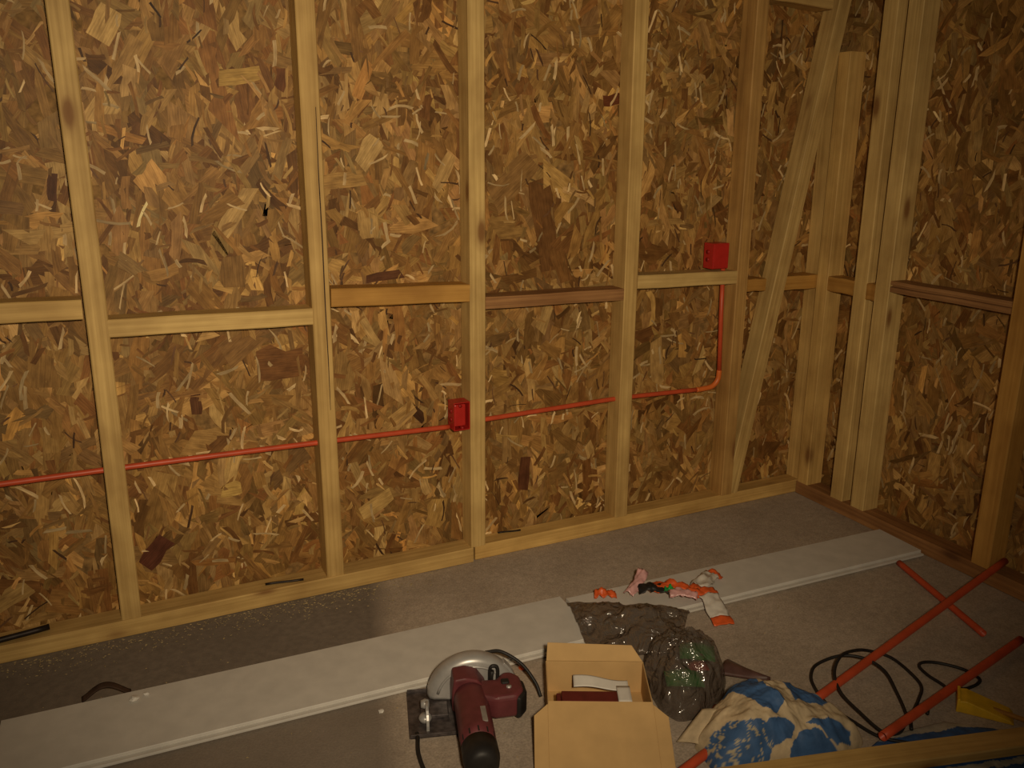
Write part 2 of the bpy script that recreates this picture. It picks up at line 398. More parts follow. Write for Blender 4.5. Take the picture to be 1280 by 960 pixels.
def strands(name, u0, u1, v0, v1, place, parent, seed, bias, big=()):
    """pressed wood strands of one sheet: every strand a thin polygon of its own"""
    r = np.random.default_rng(seed); A = (u1-u0)*(v1-v0)
    groups = [  # per m2, length range, width range, depth range (mm), kind
        (300, (.09, .25), (.032, .085), (.3, 1.4), 0),
        (270, (.06, .17), (.016, .040), (.9, 2.1), 0),
        (280, (.025, .085), (.005, .016), (1.3, 2.6), 0),
        (95, (.025, .085), (.004, .011), (2.0, 3.0), 1),   # pale slivers
        (40, (.02, .08), (.0025, .007), (2.0, 3.0), 2)]      # dark cracks and splinters
    V = []; UV = []; COL = []; n_all = 0
    pal = np.array([(.42, .262, .112), (.49, .325, .152), (.345, .202, .083), (.54, .385, .205), (.25, .130, .052), (.37, .235, .118), (.30, .155, .064)])
    pw = np.array([.24, .17, .2, .08, .11, .12, .08])
    for per, Lr, Wr, Zr, kind in groups:
        n = int(per*A); n_all += n
        cx = r.uniform(u0, u1, n); cy = r.uniform(v0, v1, n)
        L = r.uniform(*Lr, n)*r.choice([.7, 1, 1.15], n); W = r.uniform(*Wr, n); Z = r.uniform(*Zr, n)*1e-3
        th = np.where(r.random(n) < bias, r.normal(math.pi/2, .45, n), r.uniform(0, math.pi, n))
        ts = np.array([-.5, -.18, .18, .5, .5, .18, -.18, -.5]); sg = np.array([-1, -1, -1, -1, 1, 1, 1, 1])*.5
        t = ts[None]*L[:, None] + r.normal(0, .05, (n, 8))*L[:, None]*np.array([1, .3, .3, 1, 1, .3, .3, 1])
        t += (r.normal(0, .35, n)*W)[:, None]*np.sign(sg)[None]*np.sign(ts)[None]*np.array([1, 0, 0, 1, 1, 0, 0, 1])[None]
        s = sg[None]*W[:, None]*(1+r.normal(0, .16, (n, 8))) + (r.normal(0, .6, n)*L)[:, None]*(ts[None]**2)*.35
        x = cx[:, None]+t*np.cos(th)[:, None]-s*np.sin(th)[:, None]; y = cy[:, None]+t*np.sin(th)[:, None]+s*np.cos(th)[:, None]
        x = np.clip(x, u0, u1); y = np.clip(y, v0, v1)
        z = Z[:, None]+t*(r.normal(0, .005, n))[:, None]+s*(r.normal(0, .012, n))[:, None]
        z = np.clip(z, .0001, .0045)
        V.append(np.stack([x, y, z], -1).reshape(-1, 3))
        o = r.uniform(0, 40, (n, 2)); UV.append(np.stack([t+o[:, :1], s+o[:, 1:]], -1).reshape(-1, 2))
        if kind == 0:
            c_ = pal[r.choice(len(pal), n, p=pw)]*np.array([.76, .675, .46])*np.exp(r.normal(0, .24, n))[:, None]*np.exp(r.normal(0, .02, (n, 3)))
        elif kind == 1: c_ = np.array([(.55, .40, .20)])*np.exp(r.normal(0, .2, n))[:, None]
        else: c_ = np.array([(.10, .05, .022)])*np.exp(r.normal(0, .35, n))[:, None]
        COL.append(np.repeat(np.clip(c_, 0, .85), 8, 0))
    for (bx, by, L, W, deg, bc) in big:
        if not u0 <= bx <= u1: continue
        a = math.radians(deg); n_all += 1
        t = np.array([-.5, -.2, .2, .5, .45, .2, -.2, -.46])*L + r.normal(0, .04, 8)*L
        s = np.array([-.42, -.5, -.46, -.4, .42, .5, .47, .38])*W*(1+r.normal(0, .12, 8))
        x = np.clip(bx+t*math.cos(a)-s*math.sin(a), u0, u1); y = by+t*math.sin(a)+s*math.cos(a)
        V.append(np.stack([x, y, np.full(8, .0021)+r.uniform(0, .0004)], -1)); o = r.uniform(0, 40, 2)
        UV.append(np.stack([t+o[0], s+o[1]], -1)); COL.append(np.repeat(np.array([bc])*np.array([.92, .80, .58]), 8, 0))
    V = np.concatenate(V); UV = np.concatenate(UV); COL = np.concatenate(COL)
    P = np.stack(place(V[:, 0], V[:, 1], V[:, 2]), -1)
    me = bpy.data.meshes.new(name); nv = len(P)
    me.vertices.add(nv); me.vertices.foreach_set('co', P.astype(np.float32).ravel())
    me.loops.add(nv); me.loops.foreach_set('vertex_index', np.arange(nv, dtype=np.int32))
    me.polygons.add(n_all); me.polygons.foreach_set('loop_start', np.arange(0, nv, 8, dtype=np.int32))
    me.update(calc_edges=True)
    uvl = me.uv_layers.new(name='uv'); uvl.data.foreach_set('uv', UV.astype(np.float32).ravel())
    ca = me.color_attributes.new('col', 'FLOAT_COLOR', 'POINT')
    ca.data.foreach_set('color', np.concatenate([COL, np.ones((nv, 1))], 1).astype(np.float32).ravel())
    me.validate(); me.update()
    o = link(name, me, 'strand', parent); o['kind'] = 'stuff'; o['label'] = 'pressed wood strands of the sheet surface'
    return o

WB = structure('wall_back'); WR = structure('wall_right')
RX = .010           # right-hand sheathing plane
TOP = 2.5
for i, (a, b_) in enumerate(((-4.05, -2.8335), (-2.8305, -1.638), (-1.635, -.473), (-.470, .0))):
    pn = link('osb_panel', box_me('osb_panel', a, b_, 0, .012, 0, TOP), 'osb', WB)
    strands('strands', a, b_, 0, TOP, lambda u, v, n: (u, -n, v), pn, 100+i, .55, BIG)
for i, (a, b_) in enumerate(((.0, .4315), (.4345, 1.0), (1.003, 2.2))):
    pn = link('osb_panel', box_me('osb_panel', RX, RX+.012, -b_, -a, 0, TOP), 'osb', WR)
    strands('strands', a, b_, 0, TOP, lambda u, v, n: (RX-n, -u, v), pn, 200+i, .55)

# ------------------------------------------------------------------ back wall framing
PT = .058; D = .09                      # timber 58 x 90 mm
g0 = -.0048                             # back of the framing bears on the strands
def stud_b(x0, x1, z1=TOP, mat_='pine', z0=PT, **k):
    return timber('stud', ((x0+x1)/2, (g0-D)/2, z0), ((x0+x1)/2, (g0-D)/2, z1), (1, 0, 0), x1-x0, D+g0, WB, mat_, **k)
def noggin_b(x0, x1, za0, za1, zb0, zb1, mat_='pine', front=-D, **k):
    h = ((za1-za0)+(zb1-zb0))/2; y = (g0+front)/2
    return timber('noggin', (x0, y, (za0+za1)/2), (x1, y, (zb0+zb1)/2), (0, 0, 1), h, g0-front, WB, mat_, **k)
stud_b(-3.47, -3.412); stud_b(-2.858, -2.800, bow=.004); st2 = stud_b(-2.206, -2.147, bow=-.003); stud_b(-1.665, -1.607)
stud_b(-1.037, -.979, seed=5); stud_b(-.502, -.446, mat_='pine_brown'); stud_b(-.06, -.002, 1.85)
timber('bottom_plate', (-4.05, -.049, PT/2), (-1.66, -.049, PT/2), (0, 0, 1), PT, .088, WB, 'pine', seed=1)
timber('bottom_plate', (-1.648, -.044, PT/2), (-.0, -.046, PT/2), (0, 0, 1), PT, .078, WB, 'pine', seed=9)
noggin_b(-3.411, -2.859, 1.026, 1.084, 1.017, 1.073)
noggin_b(-2.799, -2.207, .958, 1.011, .946, .999)
noggin_b(-2.146, -1.666, .998, 1.056, .981, 1.042, 'pine_orange')
SPLIT = [(-.022, -.043), (.020, -.043), (.021, .040), (.008, .0425), (.006, .030), (.001, .030), (-.002, .0425), (-.021, .041)]
noggin_b(-1.606, -1.038, .952, .994, .945, .987, 'pine_red', sec=[(a, -b_) for a, b_ in SPLIT][::-1])
noggin_b(-.978, -.503, .979, 1.033, .972, 1.022)
noggin_b(-.445, -.352, .935, .985, .933, .983, 'pine_orange')
noggin_b(-.245, -.072, .927, .985, .925, .983, 'pine_orange')
noggin_b(-.445, -.13, 2.03, 2.085, 2.015, 2.07)
timber('brace', (-.445, -.049, PT+.004), (.005, -.049, 2.42), (1, 0, 0), .062, .082, WB, 'pine', seed=3)
ck = [(.60, .012), (.75, .0135), (.95, .013), (1.15, .0145), (1.35, .0135), (1.55, .015)]       # drying crack along the stud
v = []; f = []
for i, (x, y) in enumerate(ck):
    hw = .0016*math.sin(math.pi*(i+.4)/len(ck))+.0003; yb = -.003*math.sin(math.pi*x/(TOP-PT))
    for dy, dz in ((-hw, -.0006), (hw, -.0006), (hw, .004), (-hw, .004)): v.append((x, y+yb+dy, -(D+g0)/2-.0006+dz))
for i in range(len(ck)-1):
    for j in range(4): f.append((i*4+j, i*4+(j+1) % 4, i*4+4+(j+1) % 4, i*4+4+j))
f += [(3, 2, 1, 0), tuple(len(ck)*4-4+j for j in range(4))]
link('drying_crack', mesh('drying_crack', v, f), 'bark', st2)
# ------------------------------------------------------------------ right wall framing
FX = -.080; gR = RX-.0048
def stud_r(y0, y1, z1=TOP, mat_='pine', **k):
    return timber('stud', ((gR+FX)/2, (y0+y1)/2, PT), ((gR+FX)/2, (y0+y1)/2, z1), (0, 1, 0), y1-y0, gR-FX, WR, mat_, **k)
def noggin_r(ya, yb, z0, z1, mat_='pine_red', **k):
    return timber('noggin', ((gR+FX)/2, ya, (z0+z1)/2), ((gR+FX)/2, yb, (z0+z1)/2), (0, 0, 1), z1-z0, gR-FX, WR, mat_, **k)
stud_r(-.155, -.093, 1.86); stud_r(-.358, -.292, seed=21); stud_r(-.468, -.400, seed=22); stud_r(-1.036, -.965, mat_='pine_orange'); stud_r(-1.66, -1.60)
noggin_r(-.156, -.291, .925, .985, 'pine_orange'); noggin_r(-.359, -.399, .92, .985, 'pine_orange')
noggin_r(-.469, -.964, .963, 1.012, sec=SPLIT); noggin_r(-1.037, -1.599, .93, .985)
timber('bottom_plate', ((gR+FX)/2, -.092, PT/2), ((gR+FX)/2, -2.2, PT/2), (0, 0, 1), PT, gR-FX, WR, 'pine_red')

# ------------------------------------------------------------------ conduit run on the wall
wx, wr = -.050, .0092
t = thing('wall_conduit', 'orange conduit running left from the socket box through the studs', 'conduit', (-1.735, wx, .54))
link('pipe', tube_me('pipe', catmull([(-3.6+1.735, 0, .008), (-2.81+1.735, 0, .006), (-2.2+1.735, 0, -.002), (-1.9+1.735, 0, -.008), (0.002, 0, -.012)], 6), wr), 'orange_pipe', t)
t = thing('wall_conduit', 'orange conduit running right from the socket box and turning up to the higher box', 'conduit', (-1.662, wx, .54))
ox = 1.662
link('pipe', tube_me('pipe', catmull([(-.002, 0, -.004), (-1.3+ox, 0, .002), (-1.0+ox, 0, .006), (-.62+ox, 0, -.004)], 6), wr), 'orange_pipe', t)
link('elbow', tube_me('elbow', catmull([(-.64+ox, 0, -.004), (-.60+ox, 0, -.003), (-.56+ox, -.003, .004), (-.537+ox, -.006, .03), (-.534+ox, -.008, .07)], 6), wr*1.16), 'orange_elbow', t)
link('pipe', tube_me('pipe', [(-.534+ox, -.008, .06), (-.545+ox, -.008, .30), (-.552+ox, -.008, .50)], wr), 'orange_pipe', t)
def socket_box(x0, x1, z0, z1, label, cover=False):
    w_, h_, d_ = x1-x0, z1-z0, .055
    t = thing('socket_box', label, 'electrical box', ((x0+x1)/2, -.086, z0), 0, 'red flush boxes on the studs')
    a, th = w_/2, .003
    V = []; Fc = []
    ro = [(-a, 0), (a, 0), (a, h_), (-a, h_)]; ri = [(-a+th, th), (a-th, th), (a-th, h_-th), (-a+th, h_-th)]
    for (x, z) in ro: V.append((x, 0, z))
    for (x, z) in ri: V.append((x, 0, z))
    for (x, z) in ro: V.append((x, d_, z))
    for (x, z) in ri: V.append((x, d_-.003, z))
    for j in range(4):
        k = (j+1) % 4
        Fc += [(j, k, 4+k, 4+j), (j, k, 8+k, 8+j), (4+j, 4+k, 12+k, 12+j)]
    Fc += [(8, 9, 10, 11), (12, 13, 14, 15)]
    link('body', mesh('body', V, Fc), 'red_box', t)
    link('back_plate', box_me('back_plate', -a+.007, a-.012, .010, d_-.004, .012, h_-.010, .004), 'red_box', t)
    if cover: link('cover', box_me('cover', -a+.002, a-.002, -.004, .001, .002, h_-.002, .002), 'red_box', t)
    for (x, z) in ((-a*.15, h_-.014), (a*.15, .006)):
        link('screw_lug', lathe_me('screw_lug', [(.006, .002), (.006, .03)], 14, 'Y'), 'red_dark', t, loc=(x, 0, z))
    for z in (h_*.35, h_*.65):
        link('knockout', lathe_me('knockout', [(.009, -.002), (.009, .0015)], 16, 'X'), 'red_dark', t, loc=(-a-.0005, d_*.55, z))
    return t
socket_box(-1.728, -1.667, .521, .624, 'red socket box fixed beside the middle stud at knee height')
socket_box(-.630, -.552, 1.036, 1.135, 'red socket box standing on the noggin at the top of the vertical conduit', True)
tag(link('nail', tube_me('nail', [(-.62, -.002, .655), (-.625, -.012, .655), (-.60, -.018, .6555), (-.575, -.020, .656)], .0022, 8), 'nail'),
    'thin dark nail poking from the board left of the vertical conduit', 'nail')

# ------------------------------------------------------------------ white boards on the floor
def lap_board(label, p0, p1, width, th=.021, seed=0, group='white boards on the floor'):
    """tongued board; p0,p1 = ends of the edge nearest the back wall"""
    p0 = Vector((*p0, 0)); p1 = Vector((*p1, 0)); L = (p1-p0).length; X = (p1-p0).normalized()
    t = thing('white_board', label, 'board', p0, math.atan2(X.y, X.x), group)
    tw = .016
    sec = [(0, 0), (0, th-.002), (-.002, th), (-width+tw+.002, th), (-width+tw, th-.002), (-width+tw, 0)]
    v = []; f = []
    for x in (0, L):
        for (y, z) in sec: v.append((x, y, z+.0005))
    k = len(sec)
    for j in range(k): f.append((j, (j+1) % k, k+(j+1) % k, k+j))
    f += [tuple(range(k)), tuple(range(2*k-1, k-1, -1))]
    b_ = link('face_board', mesh('face_board', v, f), 'whiteboard', t)
    link('tongue', box_me('tongue', .001, L-.001, -width, -width+tw+.001, .0045, .0125, .0015), 'whiteboard', t)
    return t
lap_board('long white tongued board lying on the dark floor, in front of the saw', (-3.172, -.427), (-1.513, -.487), .285)
lap_board('white tongued board reaching the right wall, half under the plastic bag', (-1.500, -.508), (-.088, -.566), .222, group='white boards on the floor')

# ------------------------------------------------------------------ circular saw
saw = thing('circular_saw', 'maroon and silver circular saw standing on its dark base plate beside the carton', 'power saw', (-2.018, -.885, 0), math.radians(-17))
bm_poly = [(-.17, -.115), (.055, -.115), (.055, .086), (-.17, .086)]
me = prism_me('p', [(x, y) for x, y in bm_poly], 0, .004, .001); 
me.transform(Matrix(((1, 0, 0, 0), (0, 0, 1, 0), (0, 1, 0, 0), (0, 0, 0, 1))))
base = link('base_plate', me, 'steel_dark', saw, loc=(0, 0, .002))
for y in (-.113, .084): link('rim', box_me('rim', -.168, .053, y-.002, y+.002, 0, .012, .001), 'steel_dark', base)
# upper guard: half drum with rounded rim
gy, gz, gr, gx = .050, .012, .126, .012
v = []; f = []; N = 40
prof = [(0, -.030), (.70, -.030), (.86, -.029), (.95, -.024), (1.0, -.012), (1.0, .012), (.95, .024), (.86, .029), (0, .030)]
a0, a1 = math.radians(4), math.radians(176)
for i in range(N+1):
    a = a0+(a1-a0)*i/N
    for (q, yy) in prof: v.append((gx+gr*q*math.cos(a), gy+yy, gz+gr*q*math.sin(a)))
k = len(prof)
for i in range(N):
    for j in range(k-1): f.append((i*k+j, i*k+j+1, (i+1)*k+j+1, (i+1)*k+j))
f += [tuple(range(k)), tuple(N*k+j for j in range(k-1, -1, -1))]
guard = link('upper_guard', mesh('upper_guard', v, f, True), 'silver', saw)
arc = [(gx+gr*.80*math.cos(math.radians(a)), gy-.031, gz+gr*.80*math.sin(math.radians(a))) for a in range(15, 166, 10)]
link('rib', tube_me('rib', arc, .004, 8), 'silver', guard)
link('lower_guard', prism_me('lower_guard', [(gx+.131*math.cos(math.radians(a)), gz+.131*math.sin(math.radians(a))) for a in range(4, 52, 6)] +
     [(gx+.09*math.cos(math.radians(a)), gz+.09*math.sin(math.radians(a))) for a in range(46, 0, -6)], gy-.014, gy+.014, .002), 'silver', saw)
# gearbox, motor across the blade, end cap
link('gear_housing', prism_me('gear_housing', [(-.050, .020), (.040, .020), (.045, .075), (.020, .112), (-.012, .122), (-.046, .118), (-.052, .07)], -.045, .022, .006, 3), 'maroon', saw)
motor = link('motor_housing', lathe_me('motor_housing', [(.030, .0), (.042, -.012), (.046, -.05), (.046, -.19), (.044, -.235)], 32, 'Y'), 'maroon', saw, loc=(-.003, -.02, .066))
link('rating_plate', box_me('rating_plate', .008, .028, -.190, -.130, .0385, .0435, .001), 'greyplate', motor)
link('end_cap', lathe_me('end_cap', [(.0455, -.233), (.046, -.275), (.041, -.300), (.028, -.308)], 32, 'Y'), 'black', motor)
for a in range(0, 360, 30):
    link('vent', box_me('vent', -.002, .002, -.228, -.208, .0425, .0455), 'black', motor).rotation_euler = (0, math.radians(a), 0)
# rear handle: blocky closed grip behind the motor
def plan_me(name, poly, z0, z1, bev):
    me = prism_me(name, poly, z0, z1, bev, 3); me.transform(Matrix(((1, 0, 0, 0), (0, 0, 1, 0), (0, 1, 0, 0), (0, 0, 0, 1)))); me.flip_normals(); return me
h = link('rear_handle', plan_me('rear_handle', [(.020, -.015), (.070, -.018), (.092, .012), (.118, .010), (.138, -.014), (.140, -.075), (.118, -.105), (.06, -.108), (.020, -.090)], .030, .098, .012), 'maroon', saw)
link('grip_pad', plan_me('grip_pad', [(.128, -.008), (.146, -.028), (.148, -.078), (.124, -.110), (.112, -.100), (.110, -.030)], .026, .090, .008), 'black', h)
link('trigger', box_me('trigger', .082, .104, -.050, -.030, .092, .104, .004), 'black', h)
link('lock_button', lathe_me('lock_button', [(.007, 0), (.007, .008)], 12, 'Z'), 'silver', h, loc=(.100, -.064, .094))
# bevel quadrant and front knob
quad = [(-.150+.045*math.cos(math.radians(a)), .006+.055*math.sin(math.radians(a))) for a in range(0, 181, 15)]
q = link('bevel_quadrant', prism_me('bevel_quadrant', quad, -.004, .004, .001), 'silver', saw, loc=(.015, -.01, 0)); q.rotation_euler = (0, 0, math.radians(90))
q.location = (-.12, .10, .0)
link('wing_nut', lathe_me('wing_nut', [(.010, 0), (.014, .012), (.010, .022)], 16, 'X'), 'silver', saw, loc=(-.135, -.03, .045))
link('guide_knob', lathe_me('guide_knob', [(.016, 0), (.018, .010), (.012, .018)], 18, 'Z'), 'silver', saw, loc=(-.125, -.055, .012))
link('bracket', box_me('bracket', -.135, -.060, -.045, .015, .006, .018, .003), 'steel_dark', saw)
link('depth_lever', tube_me('depth_lever', [(.062, .012, .045), (.062, .008, .085), (.064, .004, .105)], .006, 10), 'black', saw)
link('lever_loop', tube_me('lever_loop', catmull([(.058, .012, .07), (.060, .010, .112), (.074, .010, .116), (.080, .010, .105), (.080, .012, .07)], 5), .005, 8), 'black', saw)
# power cord of the saw: leaves the handle, runs behind the guard and away in front of the base plate
link('power_cord', tube_me('power_cord', catmull([(.055, .082, .115), (.10, .088, .11), (.155, .066, .08), (.190, .030, .04), (.202, .006, .008)], 8), .005, 10), 'black', saw)
link('power_cord', tube_me('power_cord', catmull([(-.150, -.100, .008), (-.149, -.122, .008), (-.150, -.18, .0075), (-.135, -.26, .0075), (-.10, -.36, .0075), (-.08, -.5, .0075)], 8), .0055, 10), 'black', saw)

# ------------------------------------------------------------------ carton
CW, CD, CH = .275, .186, .100
ct = thing('carton', 'open brown cardboard carton with its lid folded down toward the front', 'cardboard box', (-1.714, -1.057, 0), math.radians(-26.5))
T = .003
link('base_panel', box_me('base_panel', -CW/2, CW/2, -CD/2, CD/2, .001, .004), 'card', ct)
link('back_wall', box_me('back_wall', -CW/2, CW/2, CD/2-T, CD/2, .001, CH, .0008, 1), 'card', ct)
link('front_wall', box_me('front_wall', -CW/2, CW/2, -CD/2, -CD/2+T, .001, CH, .0008, 1), 'card', ct)
for s in (-1, 1):
    link('side_wall', box_me('side_wall', min(s*CW/2, s*(CW/2-T)), max(s*CW/2, s*(CW/2-T)), -CD/2+T, CD/2-T, .001, CH-.001, .0008, 1), 'card', ct)
def flap(name, poly, hinge, rx, parent):
    me = prism_me(name, poly, -T/2, T/2, .0006, 1)          # polygon in XZ, thickness along Y
    o = link(name, me, 'card', parent); o.location = hinge; o.rotation_euler = (rx, 0, 0); return o
# lid: hinged on the near rim, hanging down toward the viewer with a tuck ear on each side
LL, E = .215, .036
lid = flap('lid', [(-CW/2+.002, 0), (CW/2-.002, 0), (CW/2, .012), (CW/2+.0, LL-.004), (CW/2-.012, LL), (-CW/2+.012, LL), (-CW/2, LL-.004), (-CW/2, .012)], (0, -CD/2+.0, CH+.001), math.radians(114), ct)
for s in (-1, 1):
    pl = [(s*CW/2, .008), (s*(CW/2+E), .040), (s*(CW/2+E), LL-.03), (s*(CW/2+E-.012), LL-.014), (s*CW/2, LL-.010)]
    e = link('tuck_ear', prism_me('tuck_ear', pl, -T/2, T/2, .0006, 1), 'card', lid); e.rotation_euler = (0, 0, s*math.radians(-5)); e.location = (s*CW/2*(1-math.cos(math.radians(5))), s*s*.0, 0); e.location.y = CW/2*math.sin(math.radians(5))
flap('back_flap', [(-CW/2+.002, 0), (CW/2-.002, 0), (CW/2-.03, .046), (-CW/2+.006, .052)], (0, CD/2, CH), math.radians(-50), ct)
bk = thing('booklet', 'dark maroon booklet lying inside the open carton', 'booklet', (-1.727, -1.083, .006), math.radians(-26.5))
link('cover', box_me('cover', -.098, .052, -.032, .012, 0, .074, .002), 'maroon_card', bk)
link('spine', box_me('spine', -.112, -.099, -.028, .008, .004, .070, .003), 'maroon_card', bk)
pp_ = thing('instruction_sheet', 'folded white paper sheet tucked behind the maroon booklet in the carton', 'paper', (-1.714, -1.057, .006), math.radians(-26.5))
def sh(u, v_): return (-.062+u*.150, .018+v_*.038-.012*u, .062+.004*math.sin(u*6)+.012*v_*(1-.6*u))
link('sheet', sheet_me('sheet', sh, 18, 8, .0015), 'paper', pp_)
link('sheet', sheet_me('sheet', lambda u, v_: (.054+u*.036, -.055+v_*.07, .066+.002*v_), 4, 6, .0015), 'paper', pp_)

# ------------------------------------------------------------------ plastic bag and its contents
bag = thing('plastic_bag', 'smoky translucent plastic bag with green packs inside, slumped behind the carton', 'plastic bag', (-1.42, -1.05, 0))
outl = [(-1.335, -.89), (-1.27, -.95), (-1.265, -1.03), (-1.30, -1.10), (-1.35, -1.15), (-1.41, -1.175), (-1.48, -1.20), (-1.535, -1.19), (-1.552, -1.13), (-1.535, -1.06), (-1.525, -.985), (-1.47, -.93), (-1.40, -.90)]
link('body', mound_me('body', [(x+1.42, y+1.05) for x, y in outl], .140, (0, 0), crinkle=.03, freq=9, seed=4., z0=.002), 'smoke', bag)
def mouth(u, v_):
    # open end of the bag: flattened film from the wide mouth (back left) to the neck over the second board
    TL, TR, BR, BL = Vector((-1.520, -.545, .028)), Vector((-1.205, -.800, .045)), Vector((-1.400, -1.010, .075)), Vector((-1.598, -.830, .010))
    p = TL.lerp(TR, u).lerp(BL.lerp(BR, u), v_)
    e = math.sin(math.pi*min(1, max(0, v_)))**.7
    p.z += e*(.030+.055*u*(1.25-u)*1.6)
    p.z += e*(.034*fbm(p.x*8, p.y*8, 2.) - .026*abs(fbm(p.x*14, p.y*14, 7.)))
    p += Vector((.012, .02, 0))*fbm(u*4, v_*3, 3.)*(1-u)
    p.z = max(p.z, .0265 if p.y > -.80 else .006)
    return p - Vector((-1.42, -1.05, 0))
link('mouth', sheet_me('mouth', mouth, 48, 36, .0016), 'smoke', bag)
def tail(u, v_):
    a = Vector((-1.285, -1.07, .03)); b2 = Vector((-1.195, -1.165, .012)); wd = .045*(1-u)+.006
    p = a.lerp(b2, u) + Vector((.7, .5, 0))*(v_-.5)*wd*2 + Vector((0, 0, .014*math.sin(math.pi*v_)))
    return p - Vector((-1.42, -1.05, 0))
link('handle', sheet_me('handle', tail, 14, 8, .002), 'brown_film', bag)
def pack(name, label, cat, loc, rz, l, w_, h_, mt, rx=0):
    def fn(u, v_):
        return ((u-.5)*l, (v_-.5)*w_, 0)
    t = thing(name, label, cat, loc, rz)
    v = []; f = []; nu, nv = 14, 10
    for s in (1, -1):
        for i in range(nu+1):
            for j in range(nv+1):
                u, q_ = i/nu, j/nv; e = (math.sin(math.pi*u)*math.sin(math.pi*q_))**.5 if 0 < i < nu and 0 < j < nv else 0
                z = s*h_/2*e*(1+.25*fbm(u*5, q_*5, loc[0]*9))
                v.append(((u-.5)*l, (q_-.5)*w_, z+h_/2))
    W = nv+1; B_ = (nu+1)*W
    for i in range(nu):
        for j in range(nv):
            f.append((i*W+j, (i+1)*W+j, (i+1)*W+j+1, i*W+j+1)); f.append((B_+i*W+j, B_+i*W+j+1, B_+(i+1)*W+j+1, B_+(i+1)*W+j))
    me = mesh('pouch', v, f, True); bm = bmesh.new(); bm.from_mesh(me); bmesh.ops.remove_doubles(bm, verts=bm.verts, dist=1e-5); bm.to_mesh(me); bm.free()
    link('pouch', me, mt, t)
    for s in (-1, 1): link('seal', box_me('seal', min(s*l/2, s*(l/2-.008)), max(s*l/2, s*(l/2-.008)), -w_/2, w_/2, h_/2-.0012, h_/2+.0012), mt, t)
    if rx: t.rotation_euler = (rx, 0, rz)
    return t
pack('green_packet', 'green packet in the upper right of the smoky bag', 'packet', (-1.365, -1.040, .060), math.radians(-35), .10, .08, .045, 'green')
pack('green_packet', 'green packet low in the front of the smoky bag', 'packet', (-1.458, -1.105, .035), math.radians(-28), .105, .07, .05, 'green')
pack('red_packet', 'small red packet between the green ones in the bag', 'packet', (-1.395, -1.085, .055), math.radians(-20), .055, .04, .03, 'redpack')
tag(link('orange_film_scrap', sheet_me('orange_film_scrap', lambda u, v_: (-1.50+.10*u+.03*v_, -1.245+.05*u-.035*v_+.02, .006+.012*math.sin(math.pi*v_)*math.sin(math.pi*u)), 12, 8, .0015), 'orange_film'),
    'orange film scrap poking out under the front of the smoky bag', 'plastic scrap')

# ------------------------------------------------------------------ wrappers behind the bag
def wrapper(name, label, pts, wd, mt, ends=None, amp=.008, seed=0., cat='wrapper'):
    """crumpled wrapper along pts (x,y,z), ends = material of the coloured end bands"""
    P = catmull(pts, 6); o0 = Vector((pts[0][0], pts[0][1], 0)); t = thing(name, label, cat, o0)
    def at_(u):
        x = u*(len(P)-1); i = min(int(x), len(P)-2); return P[i].lerp(P[i+1], x-i), (P[i+1]-P[i]).normalized()
    def fn(u0, u1):
        def g(u, v_):
            p, T_ = at_(u0+(u1-u0)*u); s = T_.cross(Vector((0, 0, 1))).normalized()
            uu = u0+(u1-u0)*u
            q_ = p + s*(v_-.5)*wd*(1+.15*fbm(uu*4, seed)) ; q_.z += amp*fbm(uu*5+seed, v_*3, seed)+amp*.8*math.sin(math.pi*v_)
            return q_-o0
        return g
    if ends:
        link('label_band', sheet_me('label_band', fn(.18, .80), 14, 8, .002), mt, t)
        link('end_band', sheet_me('end_band', fn(0, .18), 6, 8, .003), ends, t); link('end_band', sheet_me('end_band', fn(.80, 1), 6, 8, .003), ends, t)
    else: link('film', sheet_me('film', fn(0, 1), 16, 8, .002), mt, t)
    return t
wrapper('wrapper', 'white wrapper with orange ends hanging off the white board edge', [(-1.075, -.705, .055), (-1.085, -.76, .045), (-1.10, -.81, .028), (-1.115, -.865, .012)], .068, 'white_film', 'orange_film', .006, 1.)
wrapper('wrapper', 'orange and white wrapper lying farthest right on the board', [(-1.125, -.70, .045), (-1.05, -.665, .05), (-.985, -.62, .04), (-.94, -.60, .028)], .06, 'white_film', 'orange_film', .014, 2.)
wrapper('wrapper', 'crumpled orange wrapper in the middle of the heap behind the bag', [(-1.22, -.60, .04), (-1.16, -.655, .055), (-1.12, -.70, .05), (-1.07, -.715, .035)], .05, 'orange_film', None, .02, 3.)
wrapper('wrapper', 'orange scrap at the left end of the wrappers beside the bag mouth', [(-1.41, -.545, .03), (-1.385, -.56, .04), (-1.345, -.575, .03)], .045, 'orange_film', None, .014, 4.)
wrapper('wrapper', 'pinkish see-through film standing up behind the bag', [(-1.31, -.60, .035), (-1.26, -.58, .055), (-1.215, -.545, .075)], .04, 'pink_film', None, .012, 5.)
wrapper('wrapper', 'pale pink and white film between the orange wrappers', [(-1.20, -.68, .05), (-1.165, -.70, .06), (-1.125, -.735, .05)], .045, 'pink_film', None, .012, 8.)
wrapper('glove', 'small black crumpled cloth among the wrappers behind the bag', [(-1.275, -.605, .045), (-1.23, -.62, .055), (-1.175, -.645, .04)], .05, 'black', None, .012, 6., 'cloth')
wrapper('wrapper', 'tiny green scrap right of the black cloth', [(-1.195, -.645, .05), (-1.18, -.655, .057), (-1.16, -.665, .05)], .03, 'green', None, .01, 7.)

